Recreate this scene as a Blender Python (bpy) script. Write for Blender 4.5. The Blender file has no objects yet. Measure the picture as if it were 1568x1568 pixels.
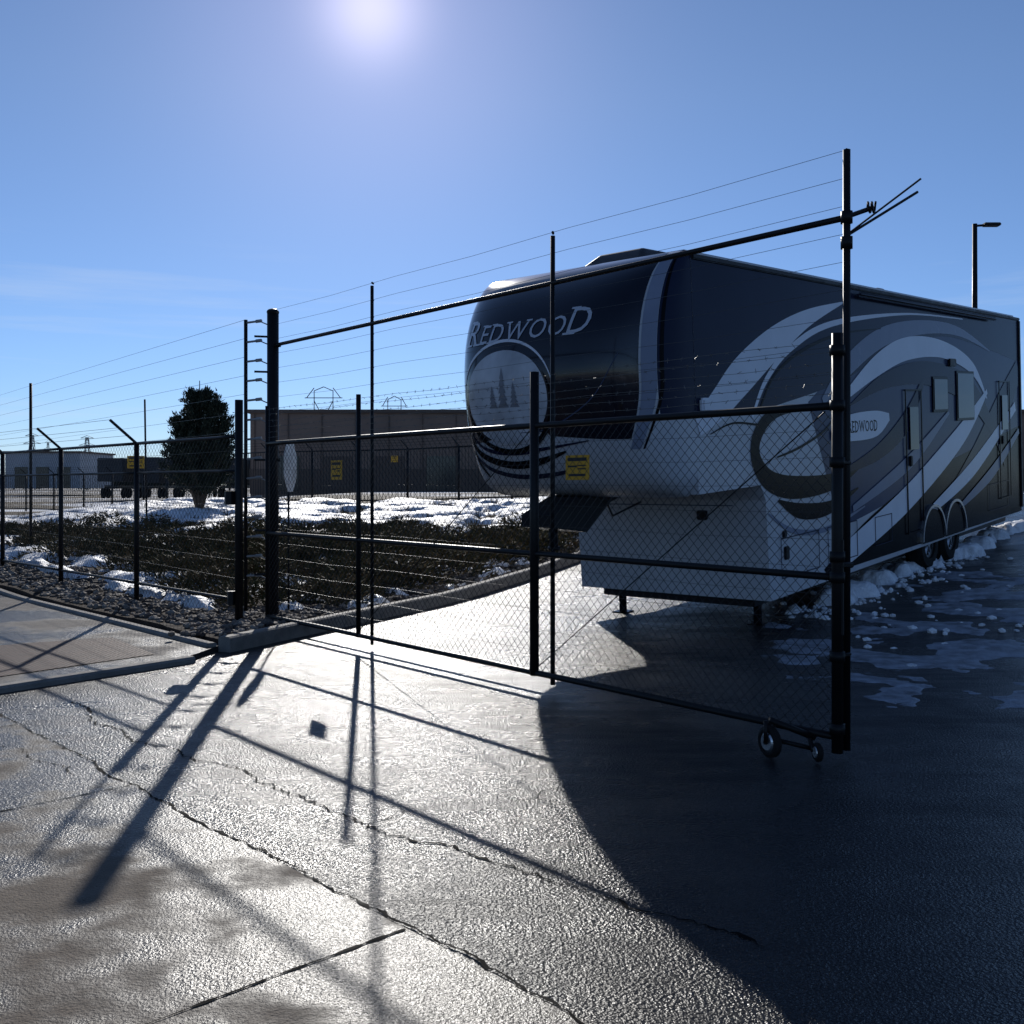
import bpy, bmesh, math, random
import numpy as np
from mathutils import Vector, noise, Matrix
random.seed(4); rng=np.random.default_rng(4)
S=bpy.context.scene
COL=S.collection

# ------------------------------------------------------------ materials
def newmat(name):
    m=bpy.data.materials.new(name); m.use_nodes=True
    nt=m.node_tree; b=nt.nodes["Principled BSDF"]
    return m,nt,b
def N(nt,t,**kw):
    n=nt.nodes.new(t)
    for k,v in kw.items():
        if k in n.inputs.keys(): n.inputs[k].default_value=v
        else: setattr(n,k,v)
    return n
def ramp(nt,fac,stops):
    r=nt.nodes.new("ShaderNodeValToRGB"); nt.links.new(fac,r.inputs[0])
    e=r.color_ramp.elements
    while len(e)<len(stops): e.new(0.5)
    for i,(p,c) in enumerate(stops):
        e[i].position=p
        if not hasattr(c,'__len__'): c=(c,c,c)
        e[i].color=(*c,1)
    return r.outputs[0]
def noi(nt,co,scale,detail=5,rough=.55):
    n=N(nt,"ShaderNodeTexNoise"); n.inputs["Scale"].default_value=scale
    n.inputs["Detail"].default_value=detail; n.inputs["Roughness"].default_value=rough
    nt.links.new(co,n.inputs["Vector"]); return n.outputs["Fac"]
def bump(nt,b,heights):
    prev=None
    for h,a in heights:
        m=N(nt,"ShaderNodeMath",operation='MULTIPLY_ADD'); nt.links.new(h,m.inputs[0]); m.inputs[1].default_value=a; m.inputs[2].default_value=0
        if prev: nt.links.new(prev,m.inputs[2])
        prev=m.outputs[0]
    bp=N(nt,"ShaderNodeBump"); bp.inputs["Strength"].default_value=1; bp.inputs["Distance"].default_value=1
    nt.links.new(prev,bp.inputs["Height"]); nt.links.new(bp.outputs[0],b.inputs["Normal"])
def mixc(nt,f,a,c,blend='MIX'):
    m=nt.nodes.new("ShaderNodeMix"); m.data_type='RGBA'; m.blend_type=blend
    for s,i in ((f,0),(a,6),(c,7)):
        if hasattr(s,'is_output'): nt.links.new(s,m.inputs[i])
        else: m.inputs[i].default_value = s if i==0 else (*s,1)
    return m.outputs[2]
def simple(name,col,rough=.5,metal=0,coat=0,var=.15,scale=6,bmp=0,spec=.5,ior=1.45):
    m,nt,b=newmat(name)
    co=N(nt,"ShaderNodeTexCoord").outputs["Object"]
    f=noi(nt,co,scale,3)
    c2=tuple(min(1,c*(1+var)) for c in col); c1=tuple(c*(1-var) for c in col)
    nt.links.new(ramp(nt,f,[(.3,c1),(.7,c2)]),b.inputs["Base Color"])
    nt.links.new(ramp(nt,f,[(.3,max(0,rough*.85)),(.75,min(1,rough*1.2))]),b.inputs["Roughness"])
    b.inputs["Metallic"].default_value=metal; b.inputs["Specular IOR Level"].default_value=spec; b.inputs["IOR"].default_value=ior
    if coat: b.inputs["Coat Weight"].default_value=coat; b.inputs["Coat Roughness"].default_value=.06
    if bmp: bump(nt,b,[(noi(nt,co,scale*6,3),bmp*.01)])
    return m

M_post=simple("black_powdercoat",(.008,.008,.009),.45,spec=.25)
M_wire=simple("galvanised_wire",(.05,.05,.055),.4,.6)
M_vwire=simple("black_vinyl_wire",(.012,.012,.013),.4)
M_barb=simple("barbed_wire_steel",(.12,.115,.11),.5,.7)
M_insul=simple("insulator_plastic",(.25,.25,.25),.4)
M_white=simple("white_gelcoat",(.5,.51,.54),.3,0,.08,.08,1.2,spec=.4,ior=1.3)
M_cap=simple("cap_gelcoat_dark",(.005,.006,.014),.14,0,.3,.1,1.5,spec=.4)
M_slate=simple("slate_paint",(.018,.023,.05),.2,0,0,.1,1.0,ior=1.15)
M_mid=simple("blue_grey_paint",(.06,.075,.13),.2,0,0,.1,1.0,ior=1.15)
M_navy=simple("navy_decal",(.004,.007,.035),.18,0,0,.1,2,ior=1.15)
M_black=simple("black_decal",(.004,.004,.006),.2,0,0,.1,2,ior=1.13)
M_silver=simple("silver_decal",(.22,.245,.32),.25,.0,0,.08,2,ior=1.18)
M_chrome=simple("silver_lettering",(.5,.51,.55),.3,.2,.2,.08,2,spec=.5)
M_swhite=simple("white_decal",(.72,.74,.8),.24,0,0,.05,2,ior=1.2)
M_rubber=simple("tyre_rubber",(.012,.012,.012),.75,bmp=.3,spec=.2)
M_alloy=simple("alloy_wheel",(.55,.56,.58),.22,.9)
M_trim=simple("dark_trim",(.012,.012,.014),.45,spec=.25)
M_grey=simple("grey_plastic",(.3,.3,.3),.5)
M_glass=simple("tinted_glass",(.01,.01,.012),.05,0,0,spec=.5)
M_yellow=simple("yellow_sign_face",(.7,.37,.02),.5,var=.08)
M_yt=simple("sign_print",(.02,.02,.02),.5)
M_alu=simple("sign_aluminium",(.6,.6,.6),.35,.5)
M_bark=simple("bark",(.07,.05,.035),.9,bmp=.5,scale=15)
M_crack=simple("crack_tar",(.004,.004,.004),.8,spec=.05)
M_bldA=simple("brown_stucco",(.2,.14,.11),.85,scale=.3)
M_bldB=simple("brown_band",(.11,.078,.062),.85,scale=.3)
M_bldC=simple("pale_metal_cladding",(.3,.32,.35),.6,scale=.3)
M_bldD=simple("dark_trailer_paint",(.03,.03,.035),.6)
M_win=simple("window_dark",(.02,.025,.03),.1)
M_tower=simple("tower_steel",(.16,.17,.19),.6,.4)

def wet_asphalt():
    m,nt,b=newmat("wet_asphalt")
    co=N(nt,"ShaderNodeTexCoord").outputs["Object"]
    big=noi(nt,co,.45,4,.6); med=noi(nt,co,3,3); fine=noi(nt,co,66,1.5,.6); grit=noi(nt,co,170,1,.5)
    mp=N(nt,"ShaderNodeMapping"); mp.inputs["Scale"].default_value=(.5,2.2,1); mp.inputs["Rotation"].default_value=(0,0,-.87); nt.links.new(co,mp.inputs["Vector"])
    streak=noi(nt,mp.outputs[0],2.2,5,.65)
    c=mixc(nt,ramp(nt,grit,[(.35,0.),(.7,1.)]),(.005,.0055,.007),(.036,.036,.038))
    c2=mixc(nt,ramp(nt,big,[(.5,0.),(.62,.6)]),c,(.034,.034,.034))
    nt.links.new(c2,b.inputs["Base Color"])
    mm=N(nt,"ShaderNodeMath",operation='ADD'); nt.links.new(big,mm.inputs[0])
    m2=N(nt,"ShaderNodeMath",operation='MULTIPLY'); nt.links.new(streak,m2.inputs[0]); m2.inputs[1].default_value=.5
    nt.links.new(m2.outputs[0],mm.inputs[1])
    nt.links.new(ramp(nt,mm.outputs[0],[(.6,.19),(.75,.28),(.95,.45)]),b.inputs["Roughness"])
    nt.links.new(ramp(nt,mm.outputs[0],[(.6,.2),(.9,.09)]),b.inputs["Specular IOR Level"])
    bump(nt,b,[(big,.02),(med,.008),(fine,.009),(grit,.0013)])
    return m
def concrete(name,ca,cb,wet=True,sc=1.0,spec=.2):
    m,nt,b=newmat(name)
    co=N(nt,"ShaderNodeTexCoord").outputs["Object"]
    big=noi(nt,co,.9*sc,5,.6); med=noi(nt,co,7,4); fine=noi(nt,co,85,2,.6); grit=noi(nt,co,200,1,.5)
    c=mixc(nt,ramp(nt,grit,[(.3,0.),(.7,1.)]),ca,cb)
    c=mixc(nt,ramp(nt,med,[(.4,0.),(.7,.5)]),c,tuple(x*.6 for x in ca))
    sp=N(nt,"ShaderNodeTexVoronoi"); sp.inputs["Scale"].default_value=38; nt.links.new(co,sp.inputs["Vector"])
    c=mixc(nt,ramp(nt,sp.outputs["Distance"],[(.1,.7),(.2,0.)]),c,tuple(x*.35 for x in ca))
    if wet:
        w=ramp(nt,big,[(.49,1.),(.6,0.)])
        c=mixc(nt,w,c,tuple(x*.3 for x in ca))
        nt.links.new(ramp(nt,w,[(0,.8),(1,.33)]),b.inputs["Roughness"])
        nt.links.new(ramp(nt,w,[(0,.08),(1,spec)]),b.inputs["Specular IOR Level"])
    else: b.inputs["Roughness"].default_value=.75; b.inputs["Specular IOR Level"].default_value=.2
    nt.links.new(c,b.inputs["Base Color"])
    bump(nt,b,[(med,.006),(fine,.005),(grit,.0008)])
    return m
M_asph=wet_asphalt()
M_conc=concrete("apron_concrete",(.12,.1,.08),(.2,.165,.13))
M_walk=concrete("sidewalk_concrete",(.15,.135,.118),(.24,.215,.19),sc=.7,spec=.1)
M_kerb=concrete("kerb_concrete",(.17,.158,.145),(.26,.24,.215),False)
def tactile():
    m,nt,b=newmat("tactile_brick_red")
    co=N(nt,"ShaderNodeTexCoord").outputs["Object"]
    br=N(nt,"ShaderNodeTexBrick"); nt.links.new(co,br.inputs["Vector"])
    br.inputs["Scale"].default_value=5; br.inputs["Color1"].default_value=(.085,.042,.03,1); br.inputs["Color2"].default_value=(.06,.033,.026,1); br.inputs["Mortar"].default_value=(.03,.025,.02,1)
    nt.links.new(br.outputs["Color"],b.inputs["Base Color"]); b.inputs["Roughness"].default_value=.65; b.inputs["Specular IOR Level"].default_value=.1
    v=N(nt,"ShaderNodeTexVoronoi"); v.inputs["Scale"].default_value=22; v.inputs["Randomness"].default_value=0; nt.links.new(co,v.inputs["Vector"])
    bump(nt,b,[(v.outputs["Distance"],.008),(noi(nt,co,60,2),.002)]); return m
M_tact=tactile()
def snowm():
    m,nt,b=newmat("snow")
    co=N(nt,"ShaderNodeTexCoord").outputs["Object"]
    f=noi(nt,co,5,4,.6); g=noi(nt,co,40,3,.6); d=noi(nt,co,1.7,5,.7)
    c=ramp(nt,f,[(.3,(.58,.6,.64)),(.6,(.8,.82,.85))])
    c=mixc(nt,ramp(nt,d,[(.54,0.),(.7,.7)]),c,(.17,.15,.13))
    nt.links.new(c,b.inputs["Base Color"])
    b.inputs["Roughness"].default_value=.55; b.inputs["Specular IOR Level"].default_value=.3
    bump(nt,b,[(f,.06),(g,.007)]); return m
M_snow=snowm()
M_slush=simple("grey_slush",(.22,.24,.28),.5,var=.6,scale=7,bmp=1)
def field():
    m,nt,b=newmat("dry_grass_field")
    co=N(nt,"ShaderNodeTexCoord").outputs["Object"]
    f=noi(nt,co,.6,6,.65); g=noi(nt,co,9,3)
    mp=N(nt,"ShaderNodeMapping"); mp.inputs["Scale"].default_value=(.05,.16,1); nt.links.new(co,mp.inputs["Vector"])
    s=noi(nt,mp.outputs[0],1.,5,.55)
    c=mixc(nt,f,(.07,.055,.038),(.15,.12,.08))
    c=mixc(nt,ramp(nt,g,[(.4,0.),(.8,.6)]),c,(.05,.04,.03))
    c=mixc(nt,ramp(nt,s,[(.53,0.),(.56,1.)]),c,(.75,.77,.8))
    nt.links.new(c,b.inputs["Base Color"]); b.inputs["Roughness"].default_value=.85
    b.inputs["Specular IOR Level"].default_value=.1
    bump(nt,b,[(f,.07),(g,.02)]); return m
M_field=field()
M_mulch=simple("mulch_soil",(.045,.034,.027),.95,var=.5,scale=14,bmp=1,spec=.1)
def rockm():
    m,nt,b=newmat("river_rock")
    g=N(nt,"ShaderNodeNewGeometry")
    nt.links.new(ramp(nt,g.outputs["Random Per Island"],[(0,(.05,.04,.037)),(.5,(.12,.1,.085)),(1,(.27,.235,.2))]),b.inputs["Base Color"])
    b.inputs["Roughness"].default_value=.8; b.inputs["Specular IOR Level"].default_value=.15; return m
M_rock=rockm()
def leafm(name,stops):
    m,nt,b=newmat(name)
    g=N(nt,"ShaderNodeNewGeometry")
    nt.links.new(ramp(nt,g.outputs["Random Per Island"],stops),b.inputs["Base Color"])
    b.inputs["Roughness"].default_value=.8; b.inputs["Specular IOR Level"].default_value=.15
    return m
M_shrub=leafm("juniper_shrub_foliage",[(0,(.03,.033,.013)),(.45,(.065,.058,.022)),(.75,(.11,.075,.035)),(1,(.16,.11,.055))])
M_tree=leafm("juniper_tree_foliage",[(0,(.012,.02,.014)),(.6,(.022,.03,.021)),(1,(.045,.055,.037))])

# ------------------------------------------------------------ mesh helpers
def mk(name,verts,faces,mat,parent=None,smooth=False):
    me=bpy.data.meshes.new(name); me.from_pydata([tuple(v) for v in verts],[],faces)
    if mat: me.materials.append(mat)
    if smooth: me.polygons.foreach_set('use_smooth',[True]*len(me.polygons))
    me.update()
    o=bpy.data.objects.new(name,me); COL.objects.link(o)
    if parent: o.parent=parent
    return o
def empty(name,loc=(0,0,0),rot=(0,0,0)):
    o=bpy.data.objects.new(name,None); o.location=loc; o.rotation_euler=rot; COL.objects.link(o); return o
def prisms(name,segs,r,mat,parent=None,sides=5,maxlen=None):
    V=[];F=[]
    for sg in segs:
        a0=Vector(sg[0]); b0=Vector(sg[1]); rr=sg[2] if len(sg)>2 else r; r2=sg[3] if len(sg)>3 else rr
        d=(b0-a0)
        if d.length<1e-6: continue
        L=d.length; d.normalize()
        up=Vector((0,0,1)) if abs(d.z)<.95 else Vector((1,0,0))
        e1=d.cross(up).normalized(); e2=d.cross(e1)
        k=1 if not maxlen else max(1,int(math.ceil(L/maxlen)))
        n=len(V)
        for h in range(k+1):
            p=a0.lerp(b0,h/k); q=rr+(r2-rr)*h/k
            for i in range(sides):
                t=2*math.pi*(i+.5)/sides
                V.append(p+e1*math.cos(t)*q+e2*math.sin(t)*q)
        for h in range(k):
            for i in range(sides):
                j=(i+1)%sides; F.append((n+h*sides+i,n+h*sides+j,n+(h+1)*sides+j,n+(h+1)*sides+i))
        F.append(tuple(n+i for i in range(sides))[::-1]); F.append(tuple(n+k*sides+i for i in range(sides)))
    return mk(name,V,F,mat,parent,smooth=(sides>=8))
def box(name,c,sz,mat,parent=None,bev=.0,rot=None):
    bm=bmesh.new(); bmesh.ops.create_cube(bm,size=1)
    for v in bm.verts: v.co=Vector((v.co.x*sz[0],v.co.y*sz[1],v.co.z*sz[2]))
    if bev: bmesh.ops.bevel(bm,geom=bm.edges[:],offset=bev,segments=2,affect='EDGES')
    M=Matrix.Translation(c)
    if rot: M=M@rot
    bmesh.ops.transform(bm,matrix=M,verts=bm.verts)
    me=bpy.data.meshes.new(name); bm.to_mesh(me); bm.free(); me.materials.append(mat)
    o=bpy.data.objects.new(name,me); COL.objects.link(o)
    if parent: o.parent=parent
    return o

# ------------------------------------------------------------ terrain
GA=Vector((1.96,6.08,0)); GD=Vector((-.643,.765,0)).normalized(); GN=Vector((GD.y,-GD.x,0))
def sst(a,b,x):
    t=max(0,min(1,(x-a)/(b-a))); return t*t*(3-2*t)
def H(x,y):
    n=(x-1.96)*.765+(y-6.08)*.643
    r1=.0711*min(max(n-3.85,0),16)
    r2=.045*min(max(y-14,0),20)
    h=max(r1,r2)
    k=sst(-18,-11,x) if y>20 else 1
    k=1-(1-k)*sst(20,30,y)*.85
    return h*k
def grid_sheet(name,xs,ys,off,mat,fn=None):
    V=[(x,y,H(x,y)+off+(fn(x,y) if fn else 0)) for y in ys for x in xs]
    nx=len(xs); F=[(j*nx+i,j*nx+i+1,(j+1)*nx+i+1,(j+1)*nx+i) for j in range(len(ys)-1) for i in range(nx-1)]
    return mk(name,V,F,mat,smooth=True)
def drape(name,poly,off,mat,res=.5,fn=None,skirt=0):
    bm=bmesh.new()
    x0=min(p[0] for p in poly);x1=max(p[0] for p in poly);y0=min(p[1] for p in poly);y1=max(p[1] for p in poly)
    nx=max(1,int((x1-x0)/res)); ny=max(1,int((y1-y0)/res))
    vs=[[bm.verts.new((x0+(x1-x0)*i/nx,y0+(y1-y0)*j/ny,0)) for i in range(nx+1)] for j in range(ny+1)]
    for j in range(ny):
        for i in range(nx): bm.faces.new((vs[j][i],vs[j][i+1],vs[j+1][i+1],vs[j+1][i]))
    ar=sum(poly[i][0]*poly[(i+1)%len(poly)][1]-poly[(i+1)%len(poly)][0]*poly[i][1] for i in range(len(poly)))
    if ar<0: poly=poly[::-1]
    for i in range(len(poly)):
        a=poly[i]; b=poly[(i+1)%len(poly)]
        d=(b[0]-a[0],b[1]-a[1]); no=(d[1],-d[0],0)
        bmesh.ops.bisect_plane(bm,geom=bm.verts[:]+bm.edges[:]+bm.faces[:],plane_co=(a[0],a[1],0),plane_no=no,clear_outer=True,dist=1e-5)
    bm.verts.ensure_lookup_table()
    for v in bm.verts: v.co.z=H(v.co.x,v.co.y)+off+(fn(v.co.x,v.co.y) if fn else 0)
    if skirt:
        be=[e for e in bm.edges if len(e.link_faces)==1]
        r=bmesh.ops.extrude_edge_only(bm,edges=be)
        for v in r['geom']:
            if isinstance(v,bmesh.types.BMVert): v.co.z-=skirt
    me=bpy.data.meshes.new(name); bm.to_mesh(me); bm.free(); me.materials.append(mat)
    o=bpy.data.objects.new(name,me); COL.objects.link(o); return o
def stretch(lo,hi,mid0,mid1,step,k):
    out=list(np.arange(mid0,mid1+.01,step)); s=step
    while out[-1]<hi: s*=k; out.append(out[-1]+s)
    s=step
    while out[0]>lo: s*=k; out.insert(0,out[0]-s)
    return out
grid_sheet("ground",stretch(-2500,2500,-30,25,1.,1.25),stretch(-300,3500,-5,60,1.,1.25),-.09,M_field)
E=lambda y:-3+(y-9.6)*.4626
drape("asphalt_yard",[(-3,9.6),(E(55),55),(110,55),(110,9.6)],0,M_asph,.8)
drape("asphalt_road",[(-60,-20),(110,-20),(110,9.6),(-60,9.6)],0,M_asph,1.6)
sd=Vector((3.83,-4.12,0)).normalized(); sp=Vector((-3.6,7.19,0)); sn=Vector((sd.y,-sd.x,0))
if sn.y>0: sn=-sn
pa=sp-sd*6; pb=sp+sd*22
drape("concrete_apron",[tuple(pa[:2]),tuple(pb[:2]),tuple((pb+sn*9)[:2]),tuple((pa+sn*9)[:2])],.004,M_conc,1.0)
def crack(pts,w,name,off=.007,jit=.03,mat=None):
    V=[];F=[];P=[]
    for a,b in zip(pts[:-1],pts[1:]):
        a=Vector((*a,0)); b=Vector((*b,0)); n=max(2,int((b-a).length/.025))
        for i in range(n): P.append(a.lerp(b,i/n))
    P.append(Vector((*pts[-1],0)))
    for i,p in enumerate(P):
        d=(P[min(i+1,len(P)-1)]-P[max(i-1,0)]).normalized(); q=Vector((-d.y,d.x,0))
        c=p+q*jit*(noise.noise(p*2.2)*1.5+noise.noise(p*9)*.5+noise.noise(p*37)*.45)
        ww=w*(.2+1.9*abs(noise.noise(p*13+Vector((5,1,2)))))
        for s in (-1,1):
            v=c+q*ww*s; V.append((v.x,v.y,H(v.x,v.y)+off))
    for i in range(len(P)-1): F.append((2*i,2*i+2,2*i+3,2*i+1))
    return mk(name,V,F,mat or M_crack)
crack([tuple((sp-sd*6)[:2]),tuple((sp+sd*20)[:2])],.010,"pavement_joint",jit=.03)
for k in (0.4,2.35,4.75,7.2):
    p=sp+sd*(k+0.0)
    if k==4.75: p=Vector((-.389,3.72,0))
    if k==2.35: p=Vector((-2.05,5.5,0))
    crack([tuple(p[:2]),tuple((p+sn*6)[:2])],.008,"pavement_joint",jit=.004)
crack([(-3.3,7.6),(-2.4,6.5),(-1.78,6.0),(-1.2,5.35),(-.7,4.9),(-.2,4.5),(.176,4.18),(.9,3.6)],.009,"pavement_crack",.004,.07)
crack([(-.7,4.9),(-.3,5.2),(.1,5.25),(.35,5.5)],.004,"pavement_crack",.004,.07)
crack([(-4.5,6.9),(-3.3,6.4),(-2.4,5.7)],.005,"pavement_crack",.008,.07)

SW=[(-2.85,10.0),(-21,29.5),(-40,29.5),(-40,3),(-8,3),(-2.95,9.4)]
drape("sidewalk",SW,.05,M_walk,1.0,skirt=.09)
drape("tactile_paving",[(-3.3,9.45),(-4.3,8.2),(-5.6,9.6),(-4.1,10.5)],.056,M_tact,.5)
bd=Vector((-18.15,19.5,0)).normalized()
for k in (2.2,4.2,6.2,8.2):
    p=Vector((-2.9,10,0))+bd*k; q=Vector((bd.y,-bd.x,0)); q=q if q.y<0 else -q
    crack([tuple(p[:2]),tuple((p+q*5)[:2])],.008,"sidewalk_joint",.06,.002)
def bed_fn(x,y):
    return .04*noise.noise(Vector((x*.8,y*.8,0)))+.02*noise.noise(Vector((x*3,y*3,3)))
drape("planting_bed",[(-2.85,10.05),(-21,29.5),(-21,34),(E(34),34)],.1,M_mulch,.3,bed_fn,skirt=.25)
def kerb(name,p0,p1,w=.15,h=.13,n=30):
    a=Vector((*p0,0)); b=Vector((*p1,0)); d=(b-a).normalized(); q=Vector((-d.y,d.x,0))
    V=[];F=[]
    for i in range(n+1):
        p=a.lerp(b,i/n)
        for o,z in ((-w/2,-.1),(-w/2+.01,h-.015),(-w/2+.03,h),(w/2-.02,h),(w/2,h-.02),(w/2,-.1)):
            v=p+q*o; V.append((v.x,v.y,H(v.x,v.y)+z))
    for i in range(n):
        for j in range(5): F.append((6*i+j,6*i+j+1,6*i+7+j,6*i+6+j))
    F.append(tuple(range(6)));F.append(tuple(6*n+j for j in range(6))[::-1])
    return mk(name,V,F,M_kerb)
kerb("kerb",(-2.78,9.9),(E(34)+.08,34),.15,.15,60)
kerb("kerb",(-2.9,9.9),(-21,29.4),.12,.09,60)
kerb("kerb",(-2.93,9.35),(-8,2.95),.14,.056,30)

def rocks(name,pts,mat,s0,s1):
    bm=bmesh.new(); bmesh.ops.create_icosphere(bm,subdivisions=1,radius=1)
    bv=np.array([v.co[:] for v in bm.verts]); bf=[tuple(v.index for v in f.verts) for f in bm.faces]; bm.free()
    V=[];F=[]
    for (x,y,z) in pts:
        sc=rng.uniform(s0,s1)*np.array([rng.uniform(.7,1.3),rng.uniform(.7,1.3),rng.uniform(.5,.8)])
        a=rng.uniform(0,6.28); R=np.array([[math.cos(a),-math.sin(a),0],[math.sin(a),math.cos(a),0],[0,0,1]])
        p=(bv*(1+rng.uniform(-.15,.15,(len(bv),1)))*sc)@R.T+np.array([x,y,z+sc[2]*.4])
        n=len(V); V+=p.tolist(); F+=[tuple(i+n for i in f) for f in bf]
    return mk(name,V,F,mat)
pts=[]
qn=Vector((bd.y,-bd.x,0)).normalized(); qn=qn if qn.y>0 else -qn
for i in range(3200):
    t=rng.uniform(0,15); w=rng.uniform(.08,1.5)
    p=Vector((-2.9,10.1,0))+bd*t+qn*w
    if p.x>E(p.y)-.15: continue
    pts.append((p.x,p.y,H(p.x,p.y)+.1+bed_fn(p.x,p.y)))
for i in range(1200):
    y=rng.uniform(10.3,24); x=E(y)-rng.uniform(.15,.8); pts.append((x,y,H(x,y)+.1+bed_fn(x,y)))
rocks("river_rocks",pts,M_rock,.02,.06)

# ------------------------------------------------------------ snow
def snowfield(name,x0,x1,y0,y1,res,amp,thr,sc,base=.1,mask=None,mat=M_snow,zadd=0,seed=0):
    nx=int((x1-x0)/res); ny=int((y1-y0)/res); V=[];idx={};F=[];T={}
    for j in range(ny+1):
        for i in range(nx+1):
            x=x0+i*res;y=y0+j*res
            f=noise.fractal(Vector((x*sc+seed,y*sc,seed)),.9,2.1,5)
            t=f*.9+.5-thr
            if mask: t+=mask(x,y)
            T[i,j]=(x,y,t)
    def vid(i,j):
        if (i,j) not in idx:
            x,y,t=T[i,j]; z=amp*(1-math.exp(-max(t,0)*5)) if t>0 else t*.15
            z+=.03*noise.noise(Vector((x*4,y*4,1))) if (t>0.05 and amp>.05) else 0
            idx[i,j]=len(V); V.append((x,y,H(x,y)+base+z+zadd))
        return idx[i,j]
    for j in range(ny):
        for i in range(nx):
            c=[(i,j),(i+1,j),(i+1,j+1),(i,j+1)]
            if max(T[k][2] for k in c)>0: F.append([vid(*k) for k in c])
    return mk(name,V,F,mat,smooth=True)
inbed=lambda x,y:(0 if x<E(y)-.15 and (x+2.9)*.73+(y-10.1)*.68>.9 else -3)
snowfield("snow_patch",-20,E(34),19.5,34,.12,.2,.42,.75,.1,lambda x,y:inbed(x,y)+.45*sst(21,25,y)-.35)
snowfield("snow_patch",-11,1,12.2,22,.08,.12,.8,1.4,.13,lambda x,y:inbed(x,y)+.3*sst(-3.0,-4.5,x),seed=3)
U=Vector((.648,.76,0)).normalized()
def ridge(x,y):
    p=Vector((x-3.35,y-12.1,0)); s=p.dot(U); d=abs(p.dot(Vector((U.y,-U.x,0)))-.0-.15*math.sin(s*1.3))
    return -3*max(0,d-.12)-(2 if s<-.1 else 0)+.3
snowfield("snow_windrow",2.5,14,11.5,26,.06,.2,.58,2.0,-.01,ridge,seed=7)
def sl(x,y):
    p=Vector((x-5.0,y-10.7,0)); d=p.dot(Vector((U.y,-U.x,0))); s=p.dot(U)
    return -.5*max(0,abs(d-.2)-1.0)-.4*max(0,abs(s-.5)-3.2)
snowfield("slush_patch",2.2,12,6.5,18,.045,.022,.4,1.2,-.002,sl,M_slush,seed=11)
pts=[]
for i in range(300):
    s=rng.uniform(-.2,6); o=rng.normal(.15,.3); p=Vector((3.35,12.1,0))+U*s+Vector((U.y,-U.x,0))*o
    pts.append((p.x,p.y,H(p.x,p.y)))
for i in range(90):
    x=rng.uniform(3.4,7); y=rng.uniform(9,13.5)
    if x/y>.5: continue
    pts.append((x,y,H(x,y)))
rocks("snow_lumps",pts,M_snow,.012,.05)

# ------------------------------------------------------------ shrubs & tree
def sprigs(centers,dirs,L,W):
    n=len(centers); d=dirs/np.linalg.norm(dirs,axis=1,keepdims=True)
    r=rng.normal(size=(n,3)); e=np.cross(d,r); e/=np.linalg.norm(e,axis=1,keepdims=True)
    L=L[:,None];W=W[:,None]
    a=centers-e*W; b=centers+e*W; c=centers+d*L+e*W*.3; 
    V=np.stack([a,b,c],1).reshape(-1,3)
    F=np.arange(n*3).reshape(-1,3)
    return V,F
def fastmesh(name,V,F,mat,parent=None):
    me=bpy.data.meshes.new(name); me.vertices.add(len(V)); me.vertices.foreach_set('co',V.astype(np.float32).ravel())
    me.loops.add(F.size); me.loops.foreach_set('vertex_index',F.astype(np.int32).ravel())
    me.polygons.add(len(F)); me.polygons.foreach_set('loop_start',np.arange(0,F.size,3,dtype=np.int32)); 
    me.update(calc_edges=True); me.validate(); me.materials.append(mat)
    o=bpy.data.objects.new(name,me); COL.objects.link(o)
    if parent:o.parent=parent
    return o
C=[];D=[]
cl=0
for tr in range(8000):
    y=rng.uniform(11.3,24.5); x=rng.uniform(-14,6)
    if inbed(x,y)<0 or x>E(y)-.75: continue
    if (x+2.9)*.73+(y-10.1)*.68<1.7: continue
    dens=1.0 if x>-.26*y+.2 else .5
    if noise.noise(Vector((x*.5,y*.5,8)))<(-.6 if dens==1 else -.2): continue
    if y>22 and rng.uniform()<.55: continue
    r=rng.uniform(.4,.8); hh=rng.uniform(.2,.42)
    n=540
    a=rng.uniform(0,2*math.pi,n); rad=np.sqrt(rng.uniform(0,1,n))*r*(1+.25*np.sin(a*3+rng.uniform(0,6)))
    zz=hh*(1-(rad/(r*1.25))**2)*rng.uniform(.3,1.05,n)
    base=H(x,y)+.1
    c=np.stack([x+rad*np.cos(a),y+rad*np.sin(a),base+np.maximum(zz,0.02)],1)
    d=np.stack([np.cos(a)*.8+rng.normal(0,.5,n),np.sin(a)*.8+rng.normal(0,.5,n),rng.uniform(.1,1.1,n)],1)
    C.append(c);D.append(d); cl+=1
    if cl>=210: break
C=np.concatenate(C);D=np.concatenate(D)
V,F=sprigs(C,D,rng.uniform(.05,.15,len(C)),rng.uniform(.008,.022,len(C)))
fastmesh("juniper_shrubs",V,F,M_shrub)
C=[];D=[]
for i in range(420):
    y=rng.uniform(21,33); x=rng.uniform(-18,8)
    if inbed(x,y)<0: continue
    n=18; C.append(np.array([x,y,H(x,y)+.12])+rng.normal(0,.09,(n,3))*np.array([1,1,.1])); D.append(rng.normal(0,.35,(n,3))+np.array([0,0,1]))
C=np.concatenate(C);D=np.concatenate(D)
V,F=sprigs(C,D,rng.uniform(.15,.35,len(C)),rng.uniform(.006,.014,len(C)))
fastmesh("dry_grass_tufts",V,F,M_shrub)

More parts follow.
